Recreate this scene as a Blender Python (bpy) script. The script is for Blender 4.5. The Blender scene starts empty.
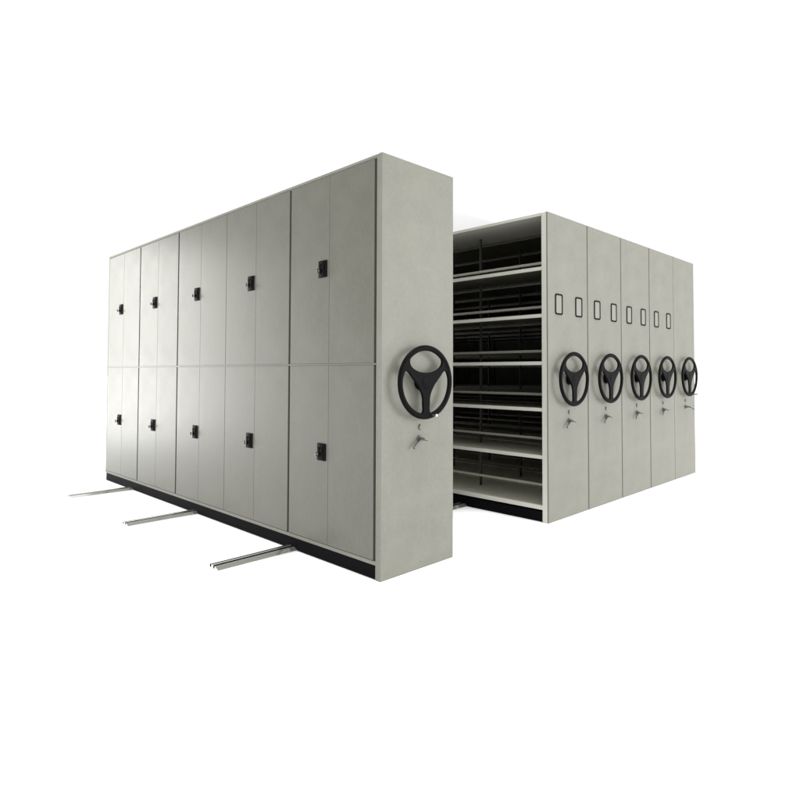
import bpy, bmesh, math
from mathutils import Vector, Matrix

scene = bpy.context.scene
COL = scene.collection
H = 2.35            # cabinet height
LEN = 4.468         # cabinet length, five bays
FL = 0.0455         # thickness of the end panel box
BAYS = [FL, 0.9275, 1.8155, 2.690, 3.5715, 4.452]

# ---------------------------------------------------------------- materials
def new_mat(name):
    m = bpy.data.materials.new(name); m.use_nodes = True
    return m, m.node_tree, m.node_tree.nodes['Principled BSDF']

def paint(name, col, rough=0.42, spec=0.5, mottle=0.06, bump=0.12, scale=5.0):
    m, nt, b = new_mat(name)
    N, L = nt.nodes, nt.links
    tc = N.new('ShaderNodeTexCoord')
    n1 = N.new('ShaderNodeTexNoise'); n1.inputs['Scale'].default_value = scale
    n1.inputs['Detail'].default_value = 6; n1.inputs['Roughness'].default_value = 0.6
    L.new(tc.outputs['Object'], n1.inputs['Vector'])
    mix = N.new('ShaderNodeMixRGB'); mix.blend_type = 'MIX'
    lo = [c * (1 - mottle * 1.4) for c in col]; hi = [c * (1 + mottle * 1.4) for c in col]
    lo[2] *= 0.985
    mix.inputs[1].default_value = (*lo, 1); mix.inputs[2].default_value = (*hi, 1)
    ng = N.new('ShaderNodeTexNoise'); ng.inputs['Scale'].default_value = 45; ng.inputs['Detail'].default_value = 5
    L.new(tc.outputs['Object'], ng.inputs['Vector'])
    ad = N.new('ShaderNodeMath'); ad.operation = 'MULTIPLY_ADD'; ad.inputs[1].default_value = 0.55; ad.inputs[2].default_value = -0.275
    L.new(ng.outputs['Fac'], ad.inputs[0])
    sm = N.new('ShaderNodeMath'); sm.operation = 'ADD'; sm.use_clamp = True
    L.new(n1.outputs['Fac'], sm.inputs[0]); L.new(ad.outputs[0], sm.inputs[1])
    L.new(sm.outputs[0], mix.inputs[0]); L.new(mix.outputs[0], b.inputs['Base Color'])
    n2 = N.new('ShaderNodeTexNoise'); n2.inputs['Scale'].default_value = 420
    n2.inputs['Detail'].default_value = 2
    L.new(tc.outputs['Object'], n2.inputs['Vector'])
    bp = N.new('ShaderNodeBump'); bp.inputs['Strength'].default_value = bump; bp.inputs['Distance'].default_value = 0.0006
    L.new(n2.outputs['Fac'], bp.inputs['Height']); L.new(bp.outputs[0], b.inputs['Normal'])
    mr = N.new('ShaderNodeMapRange'); mr.inputs['To Min'].default_value = rough - 0.05; mr.inputs['To Max'].default_value = rough + 0.07
    L.new(n1.outputs['Fac'], mr.inputs['Value']); L.new(mr.outputs[0], b.inputs['Roughness'])
    b.inputs['Specular IOR Level'].default_value = spec
    return m

M_PANEL = paint('grey_powder_coat', (0.180, 0.179, 0.151), rough=0.5, mottle=0.15, scale=6.5)
M_DOOR = paint('door_coat_shaded', (0.107, 0.106, 0.084), rough=0.34, mottle=0.16, scale=5.5)  # darker than the panels: shade on the door side is in the colour
M_SHELF = paint('edge_enamel_lit', (0.55, 0.55, 0.49), rough=0.4, mottle=0.03)  # paled so the colour carries the light on aisle-facing edges
M_BAR = paint('backstop_and_lit_deck', (0.52, 0.51, 0.44), rough=0.45, mottle=0.03)  # backstops, and low decks with front light put into the colour
M_DECK = paint('shelf_interior_shaded', (0.100, 0.098, 0.072), rough=0.45, mottle=0.05)  # darkened to stand for the shade inside the units
M_POST = paint('post_shaded', (0.045, 0.044, 0.036), rough=0.5, spec=0.2, mottle=0.05)  # dark tone carries the interior shade around the posts
M_SEAM = paint('seam_grey', (0.10, 0.10, 0.09), rough=0.8, mottle=0.02)
M_BLACK = paint('black_base_paint', (0.004, 0.004, 0.005), rough=0.5, spec=0.02, mottle=0.1)
M_WHEEL = paint('black_moulded_plastic', (0.0045, 0.0045, 0.005), rough=0.42, spec=0.035, mottle=0.05, bump=0.3)
M_LOCK = paint('black_lock_plastic', (0.005, 0.005, 0.005), rough=0.45, spec=0.04, mottle=0.05)
M_LINE = paint('black_label_gasket', (0.005, 0.005, 0.005), rough=0.5, spec=0.03, mottle=0.05)
M_CARD = paint('label_insert', (0.205, 0.205, 0.18), rough=0.5, mottle=0.04)

def metal(name, col, rough, metallic=1.0):
    m, nt, b = new_mat(name); N, L = nt.nodes, nt.links
    b.inputs['Metallic'].default_value = metallic; b.inputs['Base Color'].default_value = (*col, 1)
    tc = N.new('ShaderNodeTexCoord'); mp = N.new('ShaderNodeMapping'); mp.inputs['Scale'].default_value = (3, 60, 60)
    n = N.new('ShaderNodeTexNoise'); n.inputs['Scale'].default_value = 4; n.inputs['Detail'].default_value = 4
    L.new(tc.outputs['Object'], mp.inputs[0]); L.new(mp.outputs[0], n.inputs['Vector'])
    mr = N.new('ShaderNodeMapRange'); mr.inputs['To Min'].default_value = rough * 0.7; mr.inputs['To Max'].default_value = rough * 1.3
    L.new(n.outputs['Fac'], mr.inputs['Value']); L.new(mr.outputs[0], b.inputs['Roughness'])
    return m
M_RAIL = metal('drawn_steel', (0.74, 0.74, 0.71), 0.15, 0.88)
M_CHROME = metal('satin_chrome', (0.17, 0.17, 0.162), 0.45)
M_KEY = metal('nickel_key', (0.45, 0.45, 0.44), 0.3)
M_BRIGHT = metal('bright_nickel', (0.9, 0.9, 0.9), 0.1)

def floor_mat():
    m, nt, b = new_mat('white_studio_floor'); N, L = nt.nodes, nt.links
    n = N.new('ShaderNodeTexNoise'); n.inputs['Scale'].default_value = 2
    mix = N.new('ShaderNodeMixRGB'); mix.inputs[1].default_value = (0.90, 0.90, 0.90, 1); mix.inputs[2].default_value = (0.93, 0.93, 0.93, 1)
    L.new(n.outputs['Fac'], mix.inputs[0]); L.new(mix.outputs[0], b.inputs['Base Color'])
    b.inputs['Roughness'].default_value = 1; b.inputs['Specular IOR Level'].default_value = 0
    return m
M_FLOOR = floor_mat()

def sheet_mat():
    m = bpy.data.materials.new('translucent_white_sheet'); m.use_nodes = True
    N, L = m.node_tree.nodes, m.node_tree.links; N.clear()
    o = N.new('ShaderNodeOutputMaterial'); t = N.new('ShaderNodeBsdfTranslucent'); d = N.new('ShaderNodeBsdfDiffuse')
    t.inputs[0].default_value = (0.9, 0.9, 0.9, 1); d.inputs[0].default_value = (0.85, 0.85, 0.85, 1)
    x = N.new('ShaderNodeMixShader'); x.inputs[0].default_value = SHEET_MIX
    L.new(t.outputs[0], x.inputs[1]); L.new(d.outputs[0], x.inputs[2]); L.new(x.outputs[0], o.inputs[0])
    return m
SHEET_MIX = 0.42
M_SHEET = sheet_mat()

# ---------------------------------------------------------------- mesh helpers
def box(bm, x0, x1, y0, y1, z0, z1, bev=0.0, seg=2):
    t = bmesh.new()
    v = [t.verts.new((x, y, z)) for x in (x0, x1) for y in (y0, y1) for z in (z0, z1)]
    for f in ((0, 1, 3, 2), (4, 6, 7, 5), (0, 4, 5, 1), (2, 3, 7, 6), (0, 2, 6, 4), (1, 5, 7, 3)):
        t.faces.new([v[i] for i in f])
    bmesh.ops.recalc_face_normals(t, faces=t.faces)
    if bev: bmesh.ops.bevel(t, geom=list(t.edges), offset=bev, segments=seg, affect='EDGES', profile=0.5)
    merge(bm, t)

def merge(bm, t):
    me = bpy.data.meshes.new('tmp'); t.to_mesh(me); t.free(); bm.from_mesh(me); bpy.data.meshes.remove(me)

def cyl(bm, p0, p1, r0, r1=None, seg=28, bev=0.0):
    r1 = r0 if r1 is None else r1
    p0, p1 = Vector(p0), Vector(p1); d = p1 - p0
    t = bmesh.new()
    bmesh.ops.create_cone(t, cap_ends=True, segments=seg, radius1=r0, radius2=r1, depth=d.length)
    if bev:
        es = [e for e in t.edges if abs(e.verts[0].co.z - e.verts[1].co.z) < 1e-6]
        bmesh.ops.bevel(t, geom=es, offset=bev, segments=2, affect='EDGES', profile=0.5)
    q = d.to_track_quat('Z', 'Y').to_matrix().to_4x4()
    bmesh.ops.transform(t, matrix=Matrix.Translation((p0 + p1) / 2) @ q, verts=t.verts)
    merge(bm, t)

def ball(bm, c, r, sc=(1, 1, 1)):
    t = bmesh.new(); bmesh.ops.create_uvsphere(t, u_segments=20, v_segments=12, radius=r)
    bmesh.ops.transform(t, matrix=Matrix.Translation(c) @ Matrix.Diagonal((*sc, 1)), verts=t.verts)
    merge(bm, t)

def tube(bm, pts, radii, seg=14):
    pts = [Vector(p) for p in pts]; rings = []
    t = bmesh.new()
    for i, p in enumerate(pts):
        d = (pts[min(i + 1, len(pts) - 1)] - pts[max(i - 1, 0)]).normalized()
        a = d.orthogonal().normalized() if not rings else (last - d * last.dot(d)).normalized()
        last = a; b = d.cross(a)
        rings.append([t.verts.new(p + (a * math.cos(k * 2 * math.pi / seg) + b * math.sin(k * 2 * math.pi / seg)) * radii[i]) for k in range(seg)])
    for r, s in zip(rings, rings[1:]):
        for k in range(seg): t.faces.new((r[k], r[(k + 1) % seg], s[(k + 1) % seg], s[k]))
    t.faces.new(rings[0]); t.faces.new(rings[-1])
    bmesh.ops.recalc_face_normals(t, faces=t.faces); merge(bm, t)

def ring_section(bm, R, a, b, seg=96, sec=16):
    """ring in the xz plane, section half-width a (radial) by b (along y)"""
    t = bmesh.new(); rs = []
    for i in range(seg):
        A = 2 * math.pi * i / seg
        rs.append([t.verts.new(((R + a * math.cos(B)) * math.cos(A), b * math.sin(B), (R + a * math.cos(B)) * math.sin(A)))
                   for B in [2 * math.pi * k / sec for k in range(sec)]])
    for i in range(seg):
        r, s = rs[i], rs[(i + 1) % seg]
        for k in range(sec): t.faces.new((r[k], r[(k + 1) % sec], s[(k + 1) % sec], s[k]))
    bmesh.ops.recalc_face_normals(t, faces=t.faces); merge(bm, t)

def mesh_of(bm, name, mat, smooth=False):
    me = bpy.data.meshes.new(name); bm.to_mesh(me); bm.free(); me.materials.append(mat)
    if smooth:
        for p in me.polygons: p.use_smooth = True
        me.set_sharp_from_angle(angle=math.radians(38))
    return me

def obj(name, data, parent=None, loc=(0, 0, 0)):
    o = bpy.data.objects.new(name, data); COL.objects.link(o); o.location = loc
    if parent: o.parent = parent
    return o

def one(name, parent, mat, *boxes, bev=0.002, loc=(0, 0, 0), smooth=False):
    bm = bmesh.new()
    for b in boxes: box(bm, *b, bev=bev)
    return obj(name, mesh_of(bm, name, mat, smooth), parent, loc)

def thing(name, loc, label, cat, group=None):
    o = bpy.data.objects.new(name, None); COL.objects.link(o); o.location = loc; o.empty_display_size = 0.2
    o['label'] = label; o['category'] = cat
    if group: o['group'] = group
    return o

# ---------------------------------------------------------------- hand wheel meshes (centre at origin, face towards -y)
RW = 0.2135
def spoke_mesh():
    cu = bpy.data.curves.new('wheel_plate', 'CURVE'); cu.dimensions = '2D'; cu.fill_mode = 'BOTH'
    cu.extrude = 0.0045; cu.bevel_depth = 0.0035; cu.bevel_resolution = 2; cu.offset = -0.0035
    def spl(pts):
        s = cu.splines.new('BEZIER'); s.bezier_points.add(len(pts) - 1); s.use_cyclic_u = True; s.resolution_u = 8
        for p, q in zip(s.bezier_points, pts):
            p.co = (q[0] * RW, q[1] * RW, 0); p.handle_left_type = p.handle_right_type = 'AUTO'
    spl([(0.92 * math.cos(a), 0.92 * math.sin(a)) for a in [2 * math.pi * k / 24 for k in range(24)]])
    top = [(-.60, .55), (-.53, .69), (-.36, .81), (-.15, .862), (.15, .862), (.36, .81), (.53, .69), (.60, .55), (.54, .42), (.40, .33), (.2, .27), (0, .255), (-.2, .27), (-.40, .33), (-.54, .42)]
    spl(top)
    left = [(-.74, .30), (-.82, .18), (-.86, 0), (-.83, -.22), (-.74, -.43), (-.60, -.61), (-.40, -.765), (-.21, -.845), (-.135, -.80), (-.125, -.6), (-.15, -.36), (-.25, -.16), (-.40, .02), (-.55, .17), (-.66, .28)]
    spl(left); spl([(-x, y) for x, y in reversed(left)])
    tmp = bpy.data.objects.new('tmp', cu); COL.objects.link(tmp)
    dg = bpy.context.evaluated_depsgraph_get(); me = bpy.data.meshes.new_from_object(tmp.evaluated_get(dg))
    bpy.data.objects.remove(tmp); bpy.data.curves.remove(cu)
    me.transform(Matrix.Rotation(math.radians(90), 4, 'X'))
    me.materials.clear(); me.materials.append(M_WHEEL); me.name = 'spoke_plate'
    return me
bm = bmesh.new(); ring_section(bm, RW - 0.0165, 0.0165, 0.0125)
ME_RIM = mesh_of(bm, 'rim', M_WHEEL, True)
ME_SPOKE = spoke_mesh()
WY = 0.052   # wheel plane stands this far off the panel
bm = bmesh.new()
cyl(bm, (0, WY - 0.001, 0), (0, 0.006, 0), 0.036, 0.031, bev=0.002)
cyl(bm, (0, WY - 0.001, 0), (0, WY - 0.010, 0), 0.046, bev=0.002)
cyl(bm, (0, -0.006, 0), (0, -0.0100, 0), 0.040, 0.036, seg=40, bev=0.002)
ME_HUB = mesh_of(bm, 'hub', M_WHEEL, True)
bm = bmesh.new()
cyl(bm, (0, -0.006, 0), (0, -0.046, 0), 0.0036, seg=14); ball(bm, (0, -0.05, 0), 0.0085)
ME_PIN = mesh_of(bm, 'crank_pin', M_BRIGHT, True)
bm = bmesh.new()
cyl(bm, (0, -0.006, 0), (0, -0.075, 0), 0.006, 0.0075, seg=14, bev=0.001)
ME_PIN2 = mesh_of(bm, 'crank_pin', M_CHROME, True)

# lock below the wheel (origin on the panel face)
bm = bmesh.new()
cyl(bm, (0, 0, 0), (0, -0.008, 0), 0.021, 0.019, seg=36, bev=0.0015)
cyl(bm, (0, -0.008, 0), (0, -0.020, 0), 0.015, 0.013, seg=30, bev=0.0015)
ME_LOCK = mesh_of(bm, 'lock', M_CHROME, True)
bm = bmesh.new()      # lever key: bow to the lower left, stem pointing outwards
tube(bm, [(0, -0.018, 0), (0.0, -0.03, 0), (0.004, -0.045, -0.003), (0.012, -0.058, -0.007)], [0.009, 0.0075, 0.006, 0.004])
tube(bm, [(0.002, -0.022, 0.002), (-0.022, -0.023, -0.014), (-0.046, -0.025, -0.030), (-0.068, -0.026, -0.047)], [0.008, 0.0085, 0.009, 0.007])
ME_KEY = mesh_of(bm, 'key', M_CHROME, True)
bm = bmesh.new()
tube(bm, [(0, -0.018, 0), (0.0, -0.045, 0.002), (0.0, -0.075, -0.006), (0.0, -0.10, -0.026)], [0.009, 0.0065, 0.0065, 0.006])
ME_KEY2 = mesh_of(bm, 'key', M_CHROME, True)
bm = bmesh.new()      # small crescent shaped catch above the lock
tube(bm, [(0.006 + 0.010 * math.cos(a), -0.004, 0.014 * math.sin(a)) for a in [math.radians(d) for d in range(80, 281, 20)]], [0.002, .0035, .0045, .005, .005, .005, .005, .0045, .004, .003, .002])
ME_CATCH = mesh_of(bm, 'catch', M_CHROME, True)

# label holder: rounded rectangular gasket
def rounded_rect(w, h, r, n=6):
    out = []
    for cx, cz, a0 in ((w / 2 - r, h / 2 - r, 0), (-w / 2 + r, h / 2 - r, 90), (-w / 2 + r, -h / 2 + r, 180), (w / 2 - r, -h / 2 + r, 270)):
        for k in range(n + 1):
            a = math.radians(a0 + 90 * k / n); out.append((cx + r * math.cos(a), cz + r * math.sin(a)))
    return out
def frame_mesh():
    bm = bmesh.new(); o = rounded_rect(0.104, 0.162, 0.019); i = rounded_rect(0.081, 0.139, 0.010); n = len(o)
    rings = [[bm.verts.new((x, y, z)) for x, z in ps] for ps, y in ((o, 0.001), (o, -0.005), (i, -0.005), (i, 0.001))]
    for a in range(4):
        r, s = rings[a], rings[(a + 1) % 4]
        for k in range(n): bm.faces.new((r[k], r[(k + 1) % n], s[(k + 1) % n], s[k]))
    bmesh.ops.recalc_face_normals(bm, faces=bm.faces)
    return mesh_of(bm, 'label_holder', M_LINE)
ME_FRAME = frame_mesh()
bm = bmesh.new(); box(bm, -0.0445, 0.0445, -0.0022, 0.001, -0.0735, 0.0735)
ME_CARD = mesh_of(bm, 'label_card', M_CARD)

# ---------------------------------------------------------------- shelf unit parts
SHZ = [0.118, 0.4870, 0.8460, 1.1990, 1.5620, 1.9240]    # heights of the shelf front edges (middle)
W = 0.576
def shelf_mesh(y0, y1, bottom=False, light=False):
    bm = bmesh.new()
    dn = 0.020 if not bottom else 0.026
    box(bm, 0.0062, W - 0.0062, y0, y1, 0.008, 0.011)                    # deck
    box(bm, W - 0.006, W - 0.003, y0, y1, -dn + 0.006, 0.0125, bev=0.001)
    nd = len(bm.faces)
    box(bm, 0.003, 0.006, y0, y1, -dn + 0.006, 0.0125, bev=0.001)         # folded front edge, paled for the light on it
    for xa, xb in ((0.0062, 0.020), (W - 0.020, W - 0.0062)):
        box(bm, xa, xb, y0, y1, -dn + 0.007, -dn + 0.009)                 # return lips
    me = mesh_of(bm, 'shelf', M_SHELF); me.materials.append(M_BAR if bottom or light else M_DECK)  # low decks paled for front light, the others darkened for shade
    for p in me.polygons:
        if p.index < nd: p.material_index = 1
    return me
def bar_mesh(y0, y1, x, mat=None):
    bm = bmesh.new(); box(bm, x - 0.006, x + 0.006, y0, y1, 0.092, 0.113, bev=0.0015)
    return mesh_of(bm, 'backstop', mat or M_BAR)
YE = LEN - 0.018
bay_y = [(a + 0.004, b - 0.004) for a, b in zip(BAYS, BAYS[1:-1] + [YE])]
bay_y[0] = (FL + 0.002, BAYS[1] - 0.0015)
bay_y = [(bay_y[i][0] if i == 0 else BAYS[i] + 0.0015, (BAYS[i + 1] if i < 4 else YE) - 0.0015) for i in range(5)]
ME_SHELF = [shelf_mesh(a, b) for a, b in bay_y]
ME_SHELF1 = [shelf_mesh(a, b, False, True) for a, b in bay_y]     # second shelf up, deck paled in place of light from the front
ME_SHELF0 = [shelf_mesh(a, b, True) for a, b in bay_y]  # bottom shelf, its pale deck also stands in for front light
ME_BAR = [bar_mesh(a, b, 0.290) for a, b in bay_y]
ME_BAR2 = [bar_mesh(a, b, 0.290, M_DECK) for a, b in bay_y]      # bars deeper in the block, darkened to carry the shade there

def end_panel_mesh(w, name='end_panel'):
    bm = bmesh.new()
    # the face plate with its folded sides
    box(bm, 0, w, 0, 0.030, 0.0, H, bev=0.003, seg=3)
    box(bm, 0.0012, w - 0.0012, 0.0305, FL, 0.002, H - 0.002, bev=0.0015)
    return mesh_of(bm, name, M_PANEL)
def post_mesh():
    bm = bmesh.new()
    box(bm, 0.2965, 0.3165, -0.007, 0.007, 0.08, H - 0.024)
    return mesh_of(bm, 'upright_post', M_POST)
ME_POST = post_mesh()

def controls(root, w, crank=None, key='lever'):
    wh = obj('hand_wheel', ME_SPOKE, root, (0.288, -WY, 1.0755))
    obj('rim', ME_RIM, wh); obj('hub', ME_HUB, wh)
    if crank == 'ball': obj('crank_pin', ME_PIN, wh, (0.036, 0, -0.190))
    if crank == 'rod': obj('crank_pin', ME_PIN2, wh, (0.030, 0, -0.190))
    lk = obj('lock', ME_LOCK, root, (0.287, 0, 0.7475))
    obj('key', ME_KEY if key == 'lever' else ME_KEY2, lk)
    obj('catch', ME_CATCH, root, (0.287, 0, 0.8145))

def open_unit(x0, label, crank=None, key='lever', labels=True, back=False, w=W, first=False):
    root = thing('shelving_unit', (x0, 0, 0), label, 'shelving unit', 'open shelving units pushed together on the right')
    ep = obj('end_panel', end_panel_mesh(w), root)
    if labels:
        for cx in (0.149, 0.442):
            f = obj('label_holder', ME_FRAME, ep, (cx, 0, 1.6545)); c = obj('label_card', ME_CARD, ep, (cx, 0, 1.6545))
    one('lit_edge_trim', root, M_SHELF, (-0.0030, -0.0004, 0.0120, FL + 0.0090, 0.001, H - 0.004), (-0.0003, 0.0105, FL + 0.0006, FL + 0.0090, 0.0802, H - 0.004), bev=0.001)  # pale strip on the flange, light on the aisle side painted in
    one('end_panel', root, M_PANEL, (0, w, YE + 0.001, LEN, 0.0, H), bev=0.003)
    one('top_panel', root, M_SHELF if first else M_DECK, (0.001, w - 0.001, FL + 0.0005, YE, H - 0.0035, H - 0.0005),  # tops of the deeper units take the shaded colour
        (0.0015, 0.0045, FL + 0.0092, YE, H - 0.022, H - 0.0036), bev=0.0008)
    one('top_lip', root, M_DECK, (w - 0.0045, w - 0.0015, FL + 0.0005, YE, H - 0.022, H - 0.0036), bev=0.0008)  # far lip in the shaded colour
    one('plinth', root, M_BLACK, (0.006, 0.020, FL + 0.0005, YE, 0.004, 0.0785), (w - 0.020, w - 0.006, FL + 0.0005, YE, 0.004, 0.0785),
        (0.0205, w - 0.0205, FL + 0.0005, YE, 0.060, 0.0780), bev=0.0015)
    for y in BAYS[1:-1]: obj('upright_post', ME_POST, root, (0, y, 0))
    for i, z in enumerate(SHZ):
        for k in range(5):
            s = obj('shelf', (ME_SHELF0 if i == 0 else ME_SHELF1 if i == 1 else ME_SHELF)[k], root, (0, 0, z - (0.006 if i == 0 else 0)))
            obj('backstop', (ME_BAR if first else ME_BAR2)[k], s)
    if back:
        one('back_panel', root, M_PANEL, (w - 0.0028, w - 0.0006, FL + 0.0006, YE - 0.001, 0.0802, H - 0.0240), bev=0)
    controls(root, w, crank, key)
    return root

STARTS = [1.614, 2.2055, 2.7955, 3.3870, 3.9685]
LABELS = ['grey open shelving unit nearest the door cabinet, its bare shelves in full view',
          'grey shelving unit second from the aisle, touching the one with bare shelves',
          'grey shelving unit in the middle of the five pushed together on the right',
          'grey shelving unit beside the last one, fourth from the aisle in the right block',
          'grey shelving unit at the far right end, without label holders, rod on its wheel']
for k, (x, lb) in enumerate(zip(STARTS, LABELS)):
    last = k == 4
    r = open_unit(x, lb, crank='rod' if last else None, key='droop' if last else 'lever', labels=not last, back=last, w=0.566 if last else W, first=(k == 0))
    if k:   # strip added so the slot towards the neighbour reads grey, not black
        gap = x - (STARTS[k - 1] + W)
        one('slot_tone_strip', r, M_SEAM, (-gap + 0.0008, -0.0008, 0.0045, 0.0235, 0.004, H - 0.003), bev=0.0)

# ---------------------------------------------------------------- the cabinet with doors on the left
WA = 0.572
A = thing('door_cabinet', (0, 0, 0), 'long grey steel cabinet with ten pairs of locked doors standing apart on the left', 'cabinet')
obj('end_panel', end_panel_mesh(WA), A)
one('end_panel', A, M_PANEL, (0, WA, 4.4525, LEN, 0.0795, H), bev=0.003)
one('top_panel', A, M_PANEL, (0.0008, WA, FL + 0.0005, 4.4520, 2.3335, H - 0.0012), (0.0040, WA, FL + 0.0005, 4.4520, 2.3285, 2.3330), bev=0.0018)
one('plinth', A, M_BLACK, (0.004, WA - 0.004, FL + 0.0005, 4.4520, 0.003, 0.0780), bev=0.002)
one('carcass', A, M_SEAM, (0.024, WA - 0.002, FL + 0.0005, 4.4520, 0.0785, 2.3282), bev=0.0)
one('bottom_rail', A, M_PANEL, (0.0016, 0.0236, FL + 0.0005, 4.4520, 0.0786, 0.1000), bev=0.0015)
ZM = 1.1795
one('middle_rail', A, M_DOOR, (0.0006, 0.0236, FL + 0.0005, 4.4520, ZM - 0.0055, ZM + 0.0055), bev=0.001)

def door_mesh(w, h):
    bm = bmesh.new(); box(bm, 0.0, 0.0200, 0, w, 0, h, bev=0.0013, seg=2)
    return mesh_of(bm, 'door', M_DOOR)
def door_lock_mesh():
    bm = bmesh.new()
    box(bm, -0.008, 0.001, -0.042, 0.042, -0.052, 0.052, bev=0.003)
    box(bm, -0.0115, -0.0078, -0.026, 0.026, -0.044, 0.044, bev=0.0015)
    box(bm, -0.017, -0.0112, 0.004, 0.026, -0.030, 0.030, bev=0.004)       # grip of the swing handle
    cyl(bm, (-0.011, -0.010, 0.010), (-0.015, -0.010, 0.010), 0.0120, seg=24, bev=0.001)
    cyl(bm, (-0.011, -0.012, -0.028), (-0.014, -0.012, -0.028), 0.0070, seg=18)
    return mesh_of(bm, 'door_lock', M_LOCK, True)
ME_DLOCK = door_lock_mesh()
bm = bmesh.new()
cyl(bm, (-0.016, 0.016, -0.012), (-0.026, 0.016, -0.012), 0.0065, seg=18, bev=0.001)
box(bm, -0.038, -0.026, 0.0145, 0.0175, -0.024, 0.000, bev=0.001)
ME_DKEY = mesh_of(bm, 'door_key', M_KEY, True)
mids = []
for i in range(5):
    a, b = BAYS[i], BAYS[i + 1]
    wide_a = 0.0175 if i == 0 else (0.002 if i == 2 else 0.0105)
    wide_b = 0.002 if i == 4 else (0.002 if i == 1 else 0.0105)
    if i == 0: wide_a = 0.019
    y0, y1 = a + wide_a, b - wide_b
    m = (a + b) / 2 + (0.004 if i == 0 else 0)
    for (z0, z1, zl) in ((0.1035, ZM - 0.0061, 0.650), (ZM + 0.0061, 2.3255, 1.7635)):
        for ya, yb, locked in ((y0, m - 0.0009, False), (m + 0.0009, y1, True)):
            d = obj('door', door_mesh(yb - ya, z1 - z0), A, (0, ya, z0))
            if locked:
                obj('door_lock', ME_DLOCK, d, (0, 0.062, zl - z0))
                obj('door_key', ME_DKEY, d, (0, 0.062, zl - z0))
controls(A, WA, 'ball')

# ---------------------------------------------------------------- floor rails
def rail_mesh(x0, x1):
    prof = [(-0.062, 0.0), (-0.062, 0.005), (-0.024, 0.0205), (-0.018, 0.0205), (-0.0175, 0.006), (-0.0005, 0.006), (0.0, 0.0225),
            (0.024, 0.0225), (0.0245, 0.006), (0.042, 0.006), (0.0425, 0.0205), (0.047, 0.0205), (0.062, 0.005), (0.062, 0.0)]
    bm = bmesh.new(); a = [bm.verts.new((x0, y, z)) for y, z in prof]; b = [bm.verts.new((x1, y, z)) for y, z in prof]
    n = len(prof)
    for k in range(n): bm.faces.new((a[k], a[(k + 1) % n], b[(k + 1) % n], b[k]))
    bm.faces.new(a); bm.faces.new(b)
    bmesh.ops.recalc_face_normals(bm, faces=bm.faces)
    me = mesh_of(bm, 'floor_rail', M_RAIL); me.materials.append(M_BLACK)
    for p in me.polygons:
        if p.index in (3, 4, 5, 7, 8, 9): p.material_index = 1      # grooves blackened for grease and for the shade in them
    return me
for yc, lb in ((0.881, 'steel floor rail nearest the hand wheels, running out from under the door cabinet'),
               (2.312, 'middle one of three steel floor rails under the door cabinet'),
               (3.724, 'steel floor rail farthest from the hand wheels, under the far end of the door cabinet')):
    o = obj('floor_rail', rail_mesh(-0.505, 4.50), None, (0, yc, 0.001))
    o['label'] = lb; o['category'] = 'rail'; o['group'] = 'steel rails on the floor'

# ---------------------------------------------------------------- pale sheet over the aisle, seen above the bare shelves
bm = bmesh.new(); box(bm, WA - 0.06, 1.614 + 0.05, 0.512, 1.32, H + 0.0005, H + 0.0055)
o = obj('cover_sheet', mesh_of(bm, 'cover_sheet', M_SHEET))
o['label'] = 'faint white sheet lying across the aisle between the tops of cabinet and shelving'; o['category'] = 'cover sheet'

# ---------------------------------------------------------------- floor
bm = bmesh.new(); v = [bm.verts.new(p) for p in ((-150, -150, 0), (150, -150, 0), (150, 150, 0), (-150, 150, 0))]; bm.faces.new(v)
fl = obj('floor', mesh_of(bm, 'floor', M_FLOOR)); fl['kind'] = 'structure'

# ---------------------------------------------------------------- light
w = bpy.data.worlds.new('World'); scene.world = w; w.use_nodes = True
bg = w.node_tree.nodes['Background']; bg.inputs[0].default_value = (1, 1, 1, 1); bg.inputs[1].default_value = 1.03

def lamp(name, kind, loc, aim, energy, size=None, col=(1, 1, 1), size_y=None):
    l = bpy.data.lights.new(name, kind); l.energy = energy; l.color = col
    o = bpy.data.objects.new(name, l); COL.objects.link(o); o.location = loc
    o.rotation_euler = (Vector(aim) - Vector(loc)).to_track_quat('-Z', 'Y').to_euler()
    if kind == 'AREA':
        l.size = size
        if size_y: l.shape = 'RECTANGLE'; l.size_y = size_y
    else: l.angle = size
    return o
lamp('overhead_sun', 'SUN', (2, 0.88, 8), (2.0, 2.0, 0), 3.4, math.radians(14))
lamp('key_softbox', 'AREA', (8.5, -10.0, 3.2), (2.0, 0, 1.1), 620, 5.0, (1, 0.995, 0.97))
lamp('far_softbox', 'AREA', (-1.80, 8.0, 1.35), (0, 3.2, 1.15), 118, 1.5, (1, 0.995, 0.955), size_y=3.9)

# ---------------------------------------------------------------- camera
cam = bpy.data.cameras.new('camera'); co = bpy.data.objects.new('camera', cam); COL.objects.link(co)
right = Vector((0.6650, -0.7468, -0.0005)); down = Vector((0.0231, 0.0213, -0.9995)); fwd = Vector((0.7465, 0.6647, 0.0314))
m = Matrix((right, -down, -fwd)).transposed().to_4x4(); m.translation = Vector((-2.0601, -2.4773, 1.1417))
co.matrix_world = m
cam.sensor_width = 36; cam.lens = 583.62 * 36 / 800
cam.shift_x = (400 - 469.26) / 800; cam.shift_y = (352.33 - 400) / 800
cam.clip_start = 0.05; cam.clip_end = 1000
scene.camera = co
scene.render.engine = 'CYCLES'
scene.cycles.max_bounces = 10; scene.cycles.diffuse_bounces = 6
scene.view_settings.view_transform = 'Standard'; scene.view_settings.look = 'None'
scene.view_settings.exposure = 0; scene.view_settings.gamma = 1
